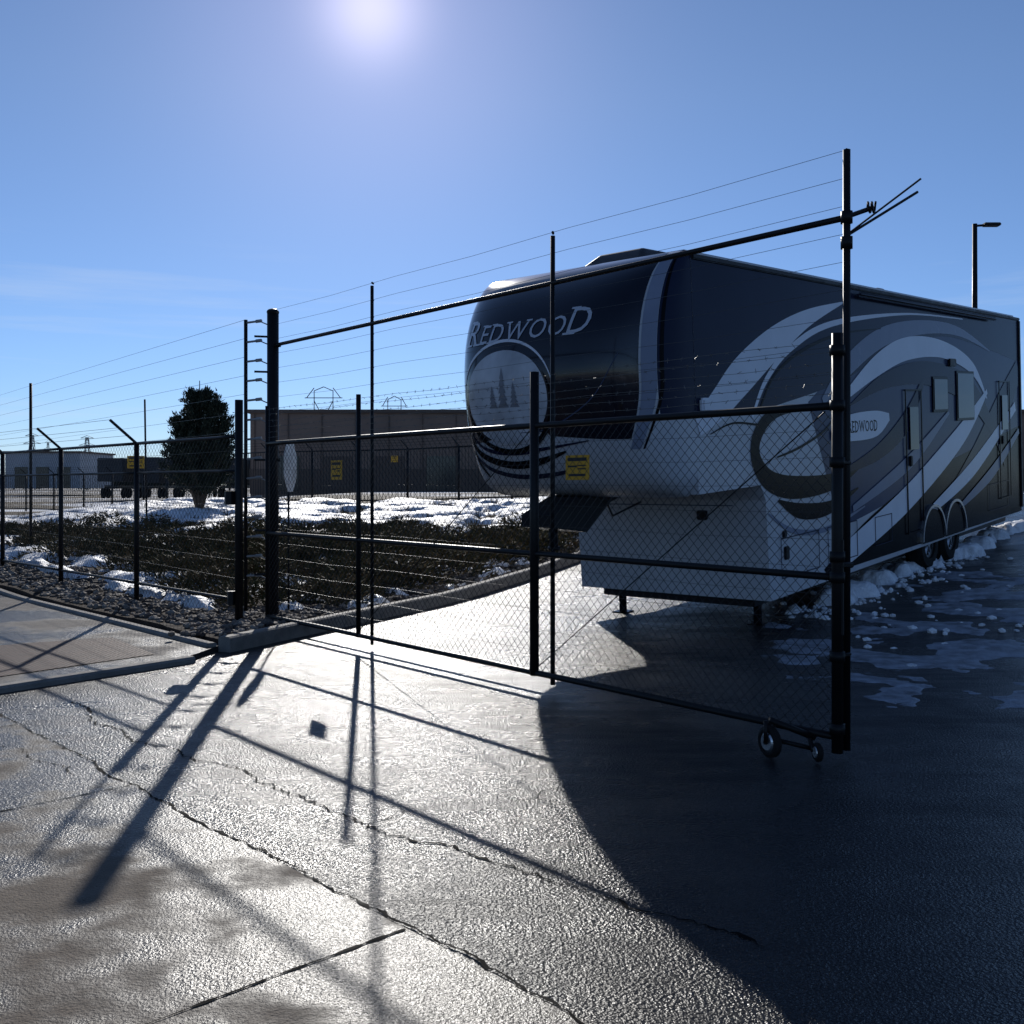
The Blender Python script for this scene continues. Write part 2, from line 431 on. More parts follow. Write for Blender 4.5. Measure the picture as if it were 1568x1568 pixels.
def conifer(x,y,h,r):
    root=empty("juniper_tree",(x,y,H(x,y)+.05))
    segs=[]; C=[];D=[]
    for lx,ly,lh,lr,nb in ((0,0,h,r,130),(-.5,.1,h*.8,r*.62,70),(.55,-.1,h*.9,r*.62,80)):
        segs+= [((0,0,0),(lx*.8,ly*.8,lh*.4),.09,.05),((lx*.8,ly*.8,lh*.4),(lx,ly,lh*.95),.05,.012)]
        for i in range(nb):
            f=rng.uniform(.04,1)**.9; z=lh*(.07+.9*f)
            env=lr*(min(1,f/.12+.5))*(1-f)**.5
            a=rng.uniform(0,2*math.pi); ln=env*rng.uniform(.5,1.45)+.15
            up=rng.uniform(.4,1.4)
            k=min(1,z*.85/(lh*.4)); p0=np.array([lx*k,ly*k,z*.85]); dv=np.array([math.cos(a),math.sin(a),up]); dv/=np.linalg.norm(dv)
            p1=p0+dv*ln*1.1
            segs.append((tuple(p0),tuple(p1),.018,.004))
            n=115
            t=rng.uniform(.25,1.08,n)[:,None]
            wid=(.025+.13*(1.1-t))
            c=p0+(p1-p0)*t+rng.normal(0,1,(n,3))*wid*np.array([1,1,.8])
            C.append(c); D.append(dv*1.0+np.array([0,0,.5])+rng.normal(0,.5,(n,3)))
    C=np.concatenate(C);D=np.concatenate(D)
    V,F=sprigs(C,D,rng.uniform(.05,.14,len(C)),rng.uniform(.012,.03,len(C)))
    fastmesh("foliage",V,F,M_tree,root); prisms("trunk_and_limbs",segs,.02,M_bark,root)
    return root
conifer(-9.15,30,4.1,.95)
C=[];D=[]
for i in range(46):
    x=rng.uniform(-150,-45) if i<30 else rng.uniform(-150,30); y=rng.uniform(240,300); r=rng.uniform(2,5); hh=rng.uniform(2.5,5)
    n=500; v=rng.normal(size=(n,3)); v/=np.linalg.norm(v,axis=1,keepdims=True); v*=rng.uniform(.5,1,(n,1))
    C.append(np.array([x,y,1+hh*.5])+v*np.array([r,r,hh*.55])); D.append(v+rng.normal(0,.5,(n,3)))
C=np.concatenate(C);D=np.concatenate(D)
V,F=sprigs(C,D,rng.uniform(.5,1.2,len(C)),rng.uniform(.15,.4,len(C)))
fastmesh("distant_trees",V,F,M_tree)

# ------------------------------------------------------------ gate (chain link layer)
def chain_mesh(name,P0,P1,z0,z1,sp_,r,mat,parent):
    a=Vector(P0);b=Vector(P1);L=(b-a).length;d=(b-a)/L;h=z1-z0;segs=[]
    nrm=Vector((d.y,-d.x,0))*.0025
    t=-h
    while t<L:
        for sgn in (1,-1):
            ta,tb=(t,t+h) if sgn==1 else (t+h,t)
            q0=0;q1=1
            dt=tb-ta
            for lim,lo in ((0,True),(L,False)):
                q=(lim-ta)/dt
                if (dt>0)==lo: q0=max(q0,q)
                else: q1=min(q1,q)
            if q1-q0>1e-3:
                A=a+d*(ta+dt*q0)+nrm*sgn; B=a+d*(ta+dt*q1)+nrm*sgn
                A.z+=z0+h*q0;B.z+=z0+h*q1
                segs.append((A,B))
        t+=sp_
    return prisms(name,segs,r,mat,parent,3,.22)
OFF=-GN*.13
if (GN.y<0): OFF=GN*.13
G=lambda t,z,o=Vector((0,0,0)):GA+GD*t+o+Vector((0,0,z))
g1=empty("chain_link_gate")
segs=[]
Lg=7.15
for z,r in ((.15,.022),(1.08,.022),(2.08,.024)): segs.append((G(-.05,z,OFF),G(Lg,z,OFF),r))
prisms("frame_rails",segs,.024,M_post,g1,10,.4)
prisms("uprights",[(G(t,.13 if t>0 else .06,OFF),G(t,2.5,OFF),r) for t,r in ((-.05,.034),(2.62,.036),(5.22,.024),(Lg,.024))],.03,M_post,g1,10)
chain_mesh("mesh_fabric",G(0,0,OFF),G(Lg,0,OFF),.15,2.08,.075,.0022,M_vwire,g1)
prisms("truss_rod",[(G(.03,2.05,OFF),G(2.58,.2,OFF)),(G(2.66,2.05,OFF),G(5.2,.2,OFF))],.0045,M_post,g1,6,.3)
bs=[];bb=[]
for i,z in enumerate((2.15,2.21,2.27,2.33,2.4,2.46)):
    n=int(Lg/.6)
    for k in range(n):
        t0,t1=k*Lg/n,(k+1)*Lg/n
        bs.append((G(t0,z+.008*math.sin(k*2.1+i),OFF),G(t1,z+.008*math.sin((k+1)*2.1+i),OFF)))
    t=.05*i
    while t<Lg:
        c=G(t,z,OFF)
        for q in range(2):
            v=Vector((rng.normal(),rng.normal(),rng.normal())).normalized()*.016
            bb.append((c-v,c+v))
        t+=.125
prisms("barbed_strands",bs,.0018,M_barb,g1,4,.3); prisms("barbs",bb,.0015,M_barb,g1,3)
def disc(name,c,axis,r,w,mat,parent,sides=24,inner=None,bev=.2):
    a=Vector(axis).normalized(); up=Vector((0,0,1)); e1=a.cross(up).normalized() if abs(a.z)<.9 else Vector((1,0,0)); e2=a.cross(e1)
    prof=[(r*.55,-w/2),(r*(1-bev),-w/2),(r,-w*.25),(r,w*.25),(r*(1-bev),w/2),(r*.55,w/2)]
    if inner is not None: prof=[(inner,-w/2)]+prof[1:5]+[(inner,w/2)]
    V=[];F=[];m=len(prof)
    for i in range(sides):
        t=2*math.pi*i/sides
        for pr,pw in prof: V.append(Vector(c)+a*pw+(e1*math.cos(t)+e2*math.sin(t))*pr)
    for i in range(sides):
        j=(i+1)%sides
        for k in range(m if inner is not None else m-1):
            F.append((i*m+k,i*m+(k+1)%m,j*m+(k+1)%m,j*m+k))
    if inner is None:
        F.append(tuple(i*m for i in range(sides))); F.append(tuple(i*m+m-1 for i in range(sides))[::-1])
    return mk(name,V,F,mat,parent,smooth=False)
wc=G(.27,.096,OFF*2.6)
fw=OFF.normalized()
disc("caster_tyre",wc,fw+GD*.25,.093,.05,M_rubber,g1,28,inner=.06)
disc("caster_hub",wc,fw+GD*.25,.066,.058,M_alloy,g1,28,bev=.3)
disc("caster_axle",wc,fw+GD*.25,.016,.08,M_trim,g1,12)
prisms("caster_bracket",[(wc+fw*.04,wc+Vector((0,0,.13))+fw*.04,.012),(wc-fw*.04,wc+Vector((0,0,.13))-fw*.04,.012),
   (wc+Vector((0,0,.13)),G(.1,.12,OFF),.02),(wc+Vector((0,0,.02)),G(.05,.05,OFF),.014),(G(.15,.15,OFF),G(.06,.06,OFF*1.6),.014)],.015,M_post,g1,8)
disc("caster_tyre_b",G(.03,.06,OFF*1.6),fw+GD*.6,.055,.035,M_rubber,g1,16,inner=.035)
disc("caster_hub_b",G(.03,.06,OFF*1.6),fw+GD*.6,.038,.04,M_alloy,g1,16)
cl=[]
for z in (.2,.62,1.08,1.2,1.75,2.08,2.4): cl.append((G(-.05,z-.03,OFF),G(-.05,z+.03,OFF),.046))
prisms("hinge_collars",cl,.045,M_post,g1,10)
prisms("latch_arm",[(G(-.05,1.15,OFF),G(-.09,1.15,OFF*.3),.018),(G(-.08,.75,OFF),G(-.08,1.3,OFF),.012),(G(-.05,.62,OFF),G(-.05,.62,OFF*0),.012),(G(-.05,1.75,OFF),G(-.05,1.75,OFF*0),.012)],.018,M_post,g1,6)

# ------------------------------------------------------------ electric gate layer
g2=empty("electric_wire_gate")
prisms("uprights",[(G(t,.05,),G(t,z),r) for t,z,r in ((-.03,3.6,.023),(2.55,3.57,.019),(5.18,3.57,.017))],.02,M_post,g2,10)
prisms("frame_rails",[(G(-.03,3.2),G(7.25,3.2),.02),(G(-.03,.12),G(7.1,.12),.02)],.02,M_post,g2,10,.4)
ws=[];ins=[]
for i in range(21):
    z=.3+i*.165
    if abs(z-3.2)<.05: z+=.08
    n=12
    for k in range(n):
        ws.append((G(-.03+7.2*k/n,z-.012*math.sin(math.pi*k*3/n)**2),G(-.03+7.2*(k+1)/n,z-.012*math.sin(math.pi*(k+1)*3/n)**2)))
    for t in (-.03,2.55,5.18): ins.append((G(t-.0,z),G(t+.03,z,-OFF*.25),.011))
prisms("electric_wires",ws,.0016,M_wire,g2,4,.3); prisms("insulators",ins,.01,M_trim,g2,6)
tp=G(-.03,3.2)
prisms("outrigger_arms",[(G(.0,3.08),tp+Vector((.46,.1,.18)),.008),(G(.0,3.12)+Vector((.05,0,.0)),tp+Vector((.4,-.1,.2)),.006),
  (G(0,3.2),tp+Vector((.16,0,.06)),.014)],.008,M_post,g2,6)
co=[]
for i in range(26):
    t=i/26*6.28*2.3; t2=(i+1)/26*6.28*2.3
    f=lambda t,i:tp+Vector((.12+.002*i,.03*math.cos(t),.06+.03*math.sin(t)))+Vector((.012*math.cos(t),0,0))
    co.append((f(t,i),f(t2,i+1)))
prisms("wire_coil",co,.007,M_post,g2,5)
prisms("end_clamps",[(G(-.03,z-.035),G(-.03,z+.035),.036) for z in (3.2,3.05)],.03,M_post,g2,10)

def sign(name,c,w,h,d,mat=M_yellow):
    d=Vector(d).normalized(); nrm=Vector((d.y,-d.x,0))
    if nrm.y>0: nrm=-nrm
    rt=Matrix((( d.x,nrm.x,0,0),(d.y,nrm.y,0,0),(0,0,1,0),(0,0,0,1)))
    root=empty(name,c)
    box("plate",(0,0,0),(w,.004,h),mat,root,.0,rt)
    for i,(a,b,hh,ww) in enumerate(((0,.33,.14,.8),(-.2,.05,.07,.4),(.2,.08,.05,.35),(.2,-.05,.05,.35),(0,-.3,.1,.7))):
        o=box("print_%d"%i,(0,0,0),(w*ww,.002,h*hh),M_yt,root,.0,rt)
        o.location=d*(-a*w if d.x<0 else a*w)+nrm*.004+Vector((0,0,b*h))
    prisms("bolt",[((-.0,0,.35*h),(0,0,.5*h))],.003,M_trim,root)
    return root
sign("warning_sign",G(5.86,1.77),.22,.2,GD)
sign("warning_sign",G(2.27,1.75),.26,.19,GD)

# ------------------------------------------------------------ fixed posts
tpst=empty("gate_post",(-2.72,11.65,0))
prisms("post",[((0,0,0),(0,0,3.57),.066)],.066,M_post,tpst,18)
bm=bmesh.new(); bmesh.ops.create_uvsphere(bm,u_segments=16,v_segments=8,radius=.072)
for v in bm.verts: v.co.z=v.co.z*.6+3.58
me=bpy.data.meshes.new("cap"); bm.to_mesh(me); bm.free(); me.materials.append(M_post); o=bpy.data.objects.new("cap",me); COL.objects.link(o); o.parent=tpst
prisms("brackets",[((0,0,z),(-.2,-.05,z),.012) for z in (.6,1.1,1.9,2.9,3.3)]+[((0,0,z),(.09,-.02,z),.02) for z in (.3,3.2,1.9)],.012,M_post,tpst,6)
ep=empty("electric_fence_post",(-3.12,12.0,.05))
prisms("post",[((0,0,0),(0,0,3.5),.022)],.02,M_post,ep,10)
ins=[]
for i in range(14):
    z=.5+i*.228
    ins.append(((0,0,z),(.13,-.04,z+.01),.013)); ins.append(((.13,-.04,z+.01),(.2,-.06,z+.015),.02)); ins.append(((.2,-.06,z+.0),(.27,-.08,z-.03),.007))
prisms("insulators",ins,.012,M_insul,ep,7)
ss=empty("stop_sign",(-2.66,12.1,0))
prisms("post",[((.02,0,.05),(.02,0,2.1),.012)],.012,M_post,ss,8)
ax=Vector((1,-.03,0)).normalized(); e=Vector((-ax.y,ax.x,0)); V=[]
for s in (-.003,.003):
    for i in range(8):
        t=math.pi/8+i*math.pi/4; V.append(ax*(s+.04)+e*math.cos(t)*.33+Vector((0,0,1.84+.33*math.sin(t))))
F=[tuple(range(8)),tuple(range(8,16))[::-1]]+[(i,(i+1)%8,8+(i+1)%8,8+i) for i in range(8)]
mk("plate",V,F,M_alu,ss)

fl=empty("chain_link_fence")
FP=[Vector((-3.0,11.25,.05))]+[Vector((-3.0,11.25,.05))+Vector((-1.85,1.98,0))*i for i in range(1,9)]
segs=[];arms=[]
for i,p in enumerate(FP):
    hh=2.5 if i==0 else 2.1
    segs.append((p,p+Vector((0,0,hh)),.045 if i==0 else .034))
    if i:
        a=p+Vector((0,0,2.1)); b=a+Vector((-.3,-.12,.3)); arms.append((a,b,.018))
prisms("posts",segs,.03,M_post,fl,10); prisms("barb_arms",arms,.014,M_post,fl,6)
rr=[]
for a,b in zip(FP[:-1],FP[1:]):
    for z,r in ((2.1,.02),(1.72,.016),(.3,.018)): rr.append((a+Vector((0,0,z)),b+Vector((0,0,z)),r))
prisms("rails",rr,.02,M_post,fl,8,.5)
bw=[]
for k in range(3):
    o=Vector((-.3,-.12,.3))*((k+1)/3)
    for a,b in zip(FP[1:-1],FP[2:]): bw.append((a+Vector((0,0,2.1))+o,b+Vector((0,0,2.1))+o))
prisms("barbed_wire",bw,.003,M_barb,fl,4,.4)
chain_mesh("mesh_fabric",FP[0],FP[-1],.08,2.1,.09,.0018,M_vwire,fl)
prisms("lock_box",[(FP[0]+Vector((-.1,0,1.35)),FP[0]+Vector((-.1,0,1.5)),.06),(FP[0]+Vector((-.08,0,.25)),FP[0]+Vector((-.08,0,.4)),.05)],.05,M_post,fl,6)

ef=empty("electric_fence")
EP=[Vector((-3.12,12.0,0)),Vector((-9.4,20.0,0)),Vector((-18,31,0))]
segs=[(EP[1]+Vector((0,0,H(-9.4,20))),EP[1]+Vector((0,0,3.6)),.028),(Vector((-8.7,24.4,.3)),Vector((-8.75,24.4,3.65)),.022),(EP[2],EP[2]+Vector((0,0,3.6)),.022)]
prisms("posts",segs,.02,M_post,ef,8)
ws=[]
for i in range(15):
    z=.5+i*.218
    for a,b in zip(EP[:-1],EP[1:]): ws.append((a+Vector((0,0,z)),b+Vector((0,0,z))))
prisms("wires",ws,.0022,M_wire,ef,4,.5)
sign("warning_sign",(-7.2,19.6,2.05),.32,.24,(1,.1,0))

bf=empty("perimeter_fence")
BP=[(6,35.5),(2,37),(-2,38.5),(-6,40),(-10,42),(-14,45),(-18,50),(-23,55),(-28,59),(-34,63),(-40,66)]
BPn=[]
for a,b in zip(BP[:-1],BP[1:]):
    BPn+= [a,((a[0]+b[0])/2,(a[1]+b[1])/2)]
BPn.append(BP[-1])
segs=[];rr=[];arms=[];ms=[]
for p in BPn:
    z=H(*p)-.05; segs.append(((p[0],p[1],z),(p[0],p[1],z+2.15),.05))
    arms.append(((p[0],p[1],z+2.15),(p[0]-.25,p[1]-.2,z+2.45),.025))
for a,b in zip(BPn[:-1],BPn[1:]):
    za=H(*a)-.05; zb=H(*b)-.05
    for z in (2.1,.15): rr.append(((a[0],a[1],za+z),(b[0],b[1],zb+z),.03))
    for k in (1,2,3): rr.append(((a[0]-.08*k,a[1]-.07*k,za+2.15+.1*k),(b[0]-.08*k,b[1]-.07*k,zb+2.15+.1*k),.006))
    n=16
    for i in range(n):
        t=i/n; x=a[0]+(b[0]-a[0])*t;y=a[1]+(b[1]-a[1])*t; z=za+(zb-za)*t
        ms.append(((x,y,z+.1),(x,y,z+2.1)))
prisms("posts",segs,.03,M_post,bf,8); prisms("rails",rr,.02,M_post,bf,5); prisms("barb_arms",arms,.02,M_post,bf,5); prisms("pickets",ms,.012,M_post,bf,4)
sign("warning_sign",(-4.5,39.2,2.6),.26,.24,(1,0,0))

# ------------------------------------------------------------ buildings
wb=empty("brown_warehouse",(0,0,0))
box("walls",(12,100,4.2),(70,20,7.6),M_bldA,wb)
box("roof_parapet",(12,100,8.05),(70.6,20.6,.3),M_bldB,wb)
box("lower_band",(12,89.97,1.9),(70.1,.1,2.2),M_bldB,wb)
for i in range(14): box("dock_door_%d"%i,(-20+i*4.6,89.9,2.6),(2.6,.1,3.0),M_bldB if i%3 else M_win,wb)
for i in range(24): box("panel_joint_%d"%i,(-22.6+i*2.95,89.93,5.3),(.08,.08,5),M_bldB,wb)
pb_=empty("pale_shed")
box("walls",(-66,150,3.6),(10.5,12,5),M_bldC,pb_); box("roof",(-66,150,6.2),(11,12.6,.25),M_bldB,pb_)
for i in range(3): box("door_%d"%i,(-69+i*3,143.95,2.6),(1.8,.1,3),M_win,pb_)
for i in range(5):
    tr=empty("parked_semi_trailer",(-37.5+i*2.9+(1 if i>2 else 0),100+i*1.5,.3))
    box("body",(0,0,2.7),(2.4,9,2.2+.25*(i%2)),M_bldD,tr,.06); box("chassis",(0,0,1.1),(1.2,8.6,.3),M_trim,tr)
    for sx in (-1,1):
        for yy in (-3.6,-2.5,3): disc("wheel",(sx*.95,yy,.5),(1,0,0),.5,.3,M_rubber,tr,14)
def tower(x,y,h,w):
    r=empty("transmission_tower",(x,y,0)); sg=[];n=7
    for i in range(n):
        z0=h*i/n;z1=h*(i+1)/n;w0=w*(1-.75*i/n);w1=w*(1-.75*(i+1)/n)
        c0=[(a*w0/2,b*w0/2,z0) for a,b in((-1,-1),(1,-1),(1,1),(-1,1))];c1=[(a*w1/2,b*w1/2,z1) for a,b in((-1,-1),(1,-1),(1,1),(-1,1))]
        for k in range(4):
            sg.append((c0[k],c1[k])); sg.append((c0[k],c1[(k+1)%4])); sg.append((c1[k],c1[(k+1)%4]))
    for z,L in ((h*.7,w*1.1),(h*.85,w*.9),(h*.99,w*.7)): sg.append(((-L,0,z),(L,0,z))); sg.append(((-L,0,z),(0,0,z+h*.05))); sg.append(((L,0,z),(0,0,z+h*.05)))
    prisms("lattice",sg,.1,M_tower,r,4)
def hframe(x,y,h,w):
    r=empty("transmission_tower",(x,y,0))
    sg=[((-w/2,0,0),(-w/2,0,h)),((w/2,0,0),(w/2,0,h)),((-w,0,h*.93),(w,0,h*.93)),((-w/2,0,h*.55),(w/2,0,h*.9)),((w/2,0,h*.55),(-w/2,0,h*.9)),((-w/2,0,h),(0,0,h*1.04)),((w/2,0,h),(0,0,h*1.04)),((-w*.9,0,h*.93),(-w*.5,0,h*1.03)),((w*.9,0,h*.93),(w*.5,0,h*1.03))]
    prisms("frame",sg,.13,M_tower,r,4)
hframe(-46,250,24.5,4.6); hframe(-31,270,24,3.5)
for x,y,h in ((-150,320,17),(-139,335,17),(-290,640,28)): tower(x,y,h,3)

sl_=empty("street_lamp",(11.75,26,H(11.75,26)))
prisms("pole",[((0,0,0),(0,0,7.1),.085,.06),((0,0,7.05),(.42,0,7.08),.03)],.06,M_post,sl_,10)
box("base",(0,0,.2),(.5,.5,.6),M_kerb,sl_,.03); box("luminaire",(.42,0,7.08),(.42,.22,.08),M_post,sl_,.02)

# ------------------------------------------------------------ fifth wheel trailer
rv=empty("fifth_wheel_trailer",(2.77,11.1,0),(0,-math.radians(4.0),math.atan2(.76,.648)))
Wd=2.55; cv=Wd/2; LEN=10.25; SJ=-1.35; ZT=4.0
prof=[(SJ,1.62),(-.05,1.62),(.06,1.45),(.1,.34),(LEN,.42),(LEN,ZT-.05),(LEN-.05,ZT),(SJ,ZT)]
bm=bmesh.new()
L_=[bm.verts.new((s,0,z)) for s,z in prof]; R_=[bm.verts.new((s,Wd,z)) for s,z in prof]
bm.faces.new(L_); bm.faces.new(R_[::-1])
for i in range(len(prof)):
    j=(i+1)%len(prof); bm.faces.new((L_[j],L_[i],R_[i],R_[j]))
bm.edges.ensure_lookup_table()
be=[e for e in bm.edges if all(abs(v.co.z-ZT)<.001 for v in e.verts) and abs(e.verts[0].co.y-e.verts[1].co.y)<.01]
bmesh.ops.bevel(bm,geom=be,offset=.07,segments=4,affect='EDGES')
bmesh.ops.recalc_face_normals(bm,faces=bm.faces)
me=bpy.data.meshes.new("body_shell"); bm.to_mesh(me); bm.free(); me.materials.append(M_white)
o=bpy.data.objects.new("body_shell",me); COL.objects.link(o); o.parent=rv
PR=[(1.60,-1.50),(1.63,-1.7),(1.70,-1.87),(1.82,-2.0),(2.05,-2.15),(2.4,-2.27),(2.8,-2.32),(3.15,-2.28),(3.4,-2.19),(3.6,-2.06),(3.76,-1.9),(3.88,-1.72),(3.96,-1.52),(3.995,-1.36)]
def sp_z(z):
    if z<=PR[0][0]: return PR[0][1]
    for i in range(len(PR)-1):
        (z0,s0),(z1,s1)=PR[i],PR[i+1]
        if z<=z1:
            t=(z-z0)/(z1-z0)
            pm=PR[max(i-1,0)];pn=PR[min(i+2,len(PR)-1)]
            m0=(s1-pm[1])/(z1-pm[0]) if z1>pm[0] else 0; m1=(pn[1]-s0)/(pn[0]-z0)
            h=z1-z0
            return (2*t**3-3*t*t+1)*s0+(t**3-2*t*t+t)*h*m0+(-2*t**3+3*t*t)*s1+(t**3-t*t)*h*m1
    return PR[-1][1]
NE=3.2
def wz(z): return cv-(.07 if z>3.93 else 0)*((z-3.93)/.07)**2 - .12*max(0,(1.85-z)/.25)**2
def cap_s(y,z):
    w=wz(z); q=min(1,abs(y)/w); return SJ-(SJ-sp_z(z))*(1-q**NE)**(1/NE)
zs=[]
for i in range(len(PR)-1):
    for k in range(4): zs.append(PR[i][0]+(PR[i+1][0]-PR[i][0])*k/4)
zs.append(PR[-1][0])
V=[];F=[];m=97;US=[]
for z in zs:
    w=wz(z)
    for i in range(m):
        a=-math.pi/2+math.pi*i/(m-1)
        y=w*math.copysign(abs(math.sin(a))**(2/NE),math.sin(a))
        c=abs(math.cos(a))**(2/NE) if abs(math.cos(a))>1e-6 else 0
        V.append((SJ-(SJ-sp_z(z))*c,cv+y,z)); US.append(y)
fm=[]
for j in range(len(zs)-1):
    for i in range(m-1):
        F.append((j*m+i,(j+1)*m+i,(j+1)*m+i+1,j*m+i+1))
        u=.5*(US[j*m+i]+US[j*m+i+1]); z=.5*(zs[j]+zs[j+1])
        fm.append(1 if (z>2.36 and u<-1.2) else 0)
F.append(tuple(range(m))); fm.append(0)
cp=mk("front_cap",V,F,M_white,rv,smooth=True)
cp.data.materials.append(M_slate); cp.data.polygons.foreach_set('material_index',fm)
def capmap(u,z,off):
    e=.004
    s=cap_s(u,z); ds=(cap_s(u+e,z)-cap_s(u-e,z))/(2*e); dz=(cap_s(u,z+e)-cap_s(u,z-e))/(2*e)
    n=Vector((-1,ds,dz)).normalized()
    return Vector((s,cv+u,z))+n*off
def capgrid(name,fx0,fx1,z0,z1,off,mat,nu=60,nz=60,zb=None):
    V=[];F=[]
    for j in range(nz+1):
        for i in range(nu+1):
            t=i/nu
            zz0=zb(t) if zb else z0
            z=zz0+(z1-zz0)*j/nz
            a,b=fx0(z),fx1(z)
            V.append(capmap(a+(b-a)*t,z,off))
    for j in range(nz):
        for i in range(nu):
            k=j*(nu+1)+i; F.append((k,k+1,k+nu+2,k+nu+1))
    return mk(name,V,F,mat,rv,smooth=True)
def px0(z): return -1.10+ .22*max(0,(2.75-z)/.5)**2*.4
def px1(z): return 1.18-.1*max(0,(2.6-z)/.4)**2
capgrid("cap_dark_panel",px0,px1,2.2,3.97,.005,M_cap,zb=lambda t:2.2+.10*math.sin(t*math.pi)**2*(1 if t>.4 else .6))
capgrid("cap_corner_strip",lambda z:px0(z)-.10,lambda z:px0(z)-.015,2.1,3.9,.006,M_silver,10,50)
capgrid("cap_corner_line",lambda z:px0(z)-.13,lambda z:px0(z)-.115,2.1,3.9,.007,M_black,4,50)
def capfill(name,cu,cz,ru,rz,off,mat,a0=0,a1=360,r0=0,nr=10,na=64,rfun=None):
    V=[];F=[]
    for j in range(nr+1):
        for i in range(na+1):
            a=math.radians(a0+(a1-a0)*i/na)
            if rfun: rr=r0+rfun(i/na)*j/nr
            else: rr=r0+(1-r0)*j/nr
            V.append(capmap(cu+ru*rr*math.cos(a),cz+rz*rr*math.sin(a),off))
    for j in range(nr):
        for i in range(na): k=j*(na+1)+i; F.append((k,k+1,k+na+2,k+na+1))
    return mk(name,V,F,mat,rv,smooth=True)
eu=.36
M_emb=simple("emblem_white",(.48,.5,.54),.3,var=.25,scale=3,spec=.3)
capfill("emblem_disc",eu,2.66,.57,.47,.009,M_emb)
capfill("emblem_ring",eu,2.66,.65,.55,.010,M_swhite,-20,175,1.0,2,64,lambda t:.05*math.sin(math.pi*t)+.005)
capfill("emblem_ring_b",eu,2.64,.62,.52,.011,M_black,150,380,.96,2,64,lambda t:.1*math.sin(math.pi*t)+.005)
def cappoly(name,pts,off,mat):
    bm=bmesh.new(); bm.faces.new([bm.verts.new((a,b,0)) for a,b in pts]); bmesh.ops.triangulate(bm,faces=bm.faces[:])
    bmesh.ops.subdivide_edges(bm,edges=bm.edges[:],cuts=3,use_grid_fill=True)
    for v in bm.verts: v.co=capmap(v.co.x,v.co.y,off)
    me=bpy.data.meshes.new(name); bm.to_mesh(me); bm.free(); me.materials.append(mat); o=bpy.data.objects.new(name,me); COL.objects.link(o); o.parent=rv
M_emt=simple("emblem_tree_grey",(.2,.21,.24),.3,spec=.3)
for i,(du,hh) in enumerate(((.0,.36),(-.15,.22),(.14,.2))):
    for k in range(5):
        z=2.56+hh*k/5; ww=.065*(1-k/6)*(.8+hh)
        cappoly("emblem_tree_%d_%d"%(i,k),[(eu+du-ww,z),(eu+du+ww,z),(eu+du,z+hh/5*1.6)],.0125+.0005*k,M_emt)
def catmull(P,n=10):
    out=[];Q=[P[0]]+list(P)+[P[-1]]
    for i in range(1,len(Q)-2):
        for k in range(n):
            t=k/n; out.append(tuple(.5*((2*b)+(-a+c)*t+(2*a-5*b+4*c-d)*t*t+(-a+3*b-3*c+d)*t**3) for a,b,c,d in zip(Q[i-1],Q[i],Q[i+1],Q[i+2])))
    out.append(tuple(P[-1])); return out
def band(name,P,mapf,mat):
    C_=catmull(P,12);V=[];F=[]
    for i,(a,b,w) in enumerate(C_):
        p=C_[max(i-1,0)];q=C_[min(i+1,len(C_)-1)]
        d=Vector((q[0]-p[0],q[1]-p[1])); d.normalize()
        for k in range(5):
            o_=(k/4-.5)*max(w,.002); V.append(mapf(a-d.y*o_,b+d.x*o_))
    for i in range(len(C_)-1):
        for k in range(4): F.append((i*5+k,i*5+k+1,i*5+6+k,i*5+5+k))
    return mk(name,V,F,mat,rv)
cm=lambda o:(lambda a,b:capmap(max(-1.25,min(1.25,a)),b,o))
band("chin_stripe_a",[(1.1,2.35,.04),(.9,2.1,.07),(.5,1.98,.08),(.1,2.0,.07),(-.3,2.1,.02)],cm(.008),M_black)
band("chin_stripe_b",[(1.05,2.1,.03),(.8,1.93,.05),(.4,1.85,.05),(-.1,1.88,.04),(-.5,1.97,.01)],cm(.008),M_slate)
band("chin_stripe_c",[(1.0,2.3,.02),(.75,2.14,.04),(.35,2.1,.05),(-.1,2.14,.03),(-.6,2.2,.01)],cm(.009),M_navy)
band("chin_stripe_d",[(1.18,2.9,.02),(1.16,2.5,.04),(1.05,2.15,.04),(.9,1.85,.03)],cm(.010),M_black)
band("panel_line",[(-.95,3.0,.006),(-.7,2.6,.01),(-.2,2.34,.012),(.2,2.3,.006)],cm(.010),M_mid)
def text_mesh(s,size):
    c=bpy.data.curves.new("t",'FONT'); c.body=s; c.size=size; c.align_x='LEFT'; c.align_y='BOTTOM_BASELINE'; c.resolution_u=3
    o=bpy.data.objects.new("t",c); COL.objects.link(o); bpy.context.view_layer.update()
    me=bpy.data.meshes.new_from_object(o.evaluated_get(bpy.context.evaluated_depsgraph_get()))
    bpy.data.objects.remove(o); return me
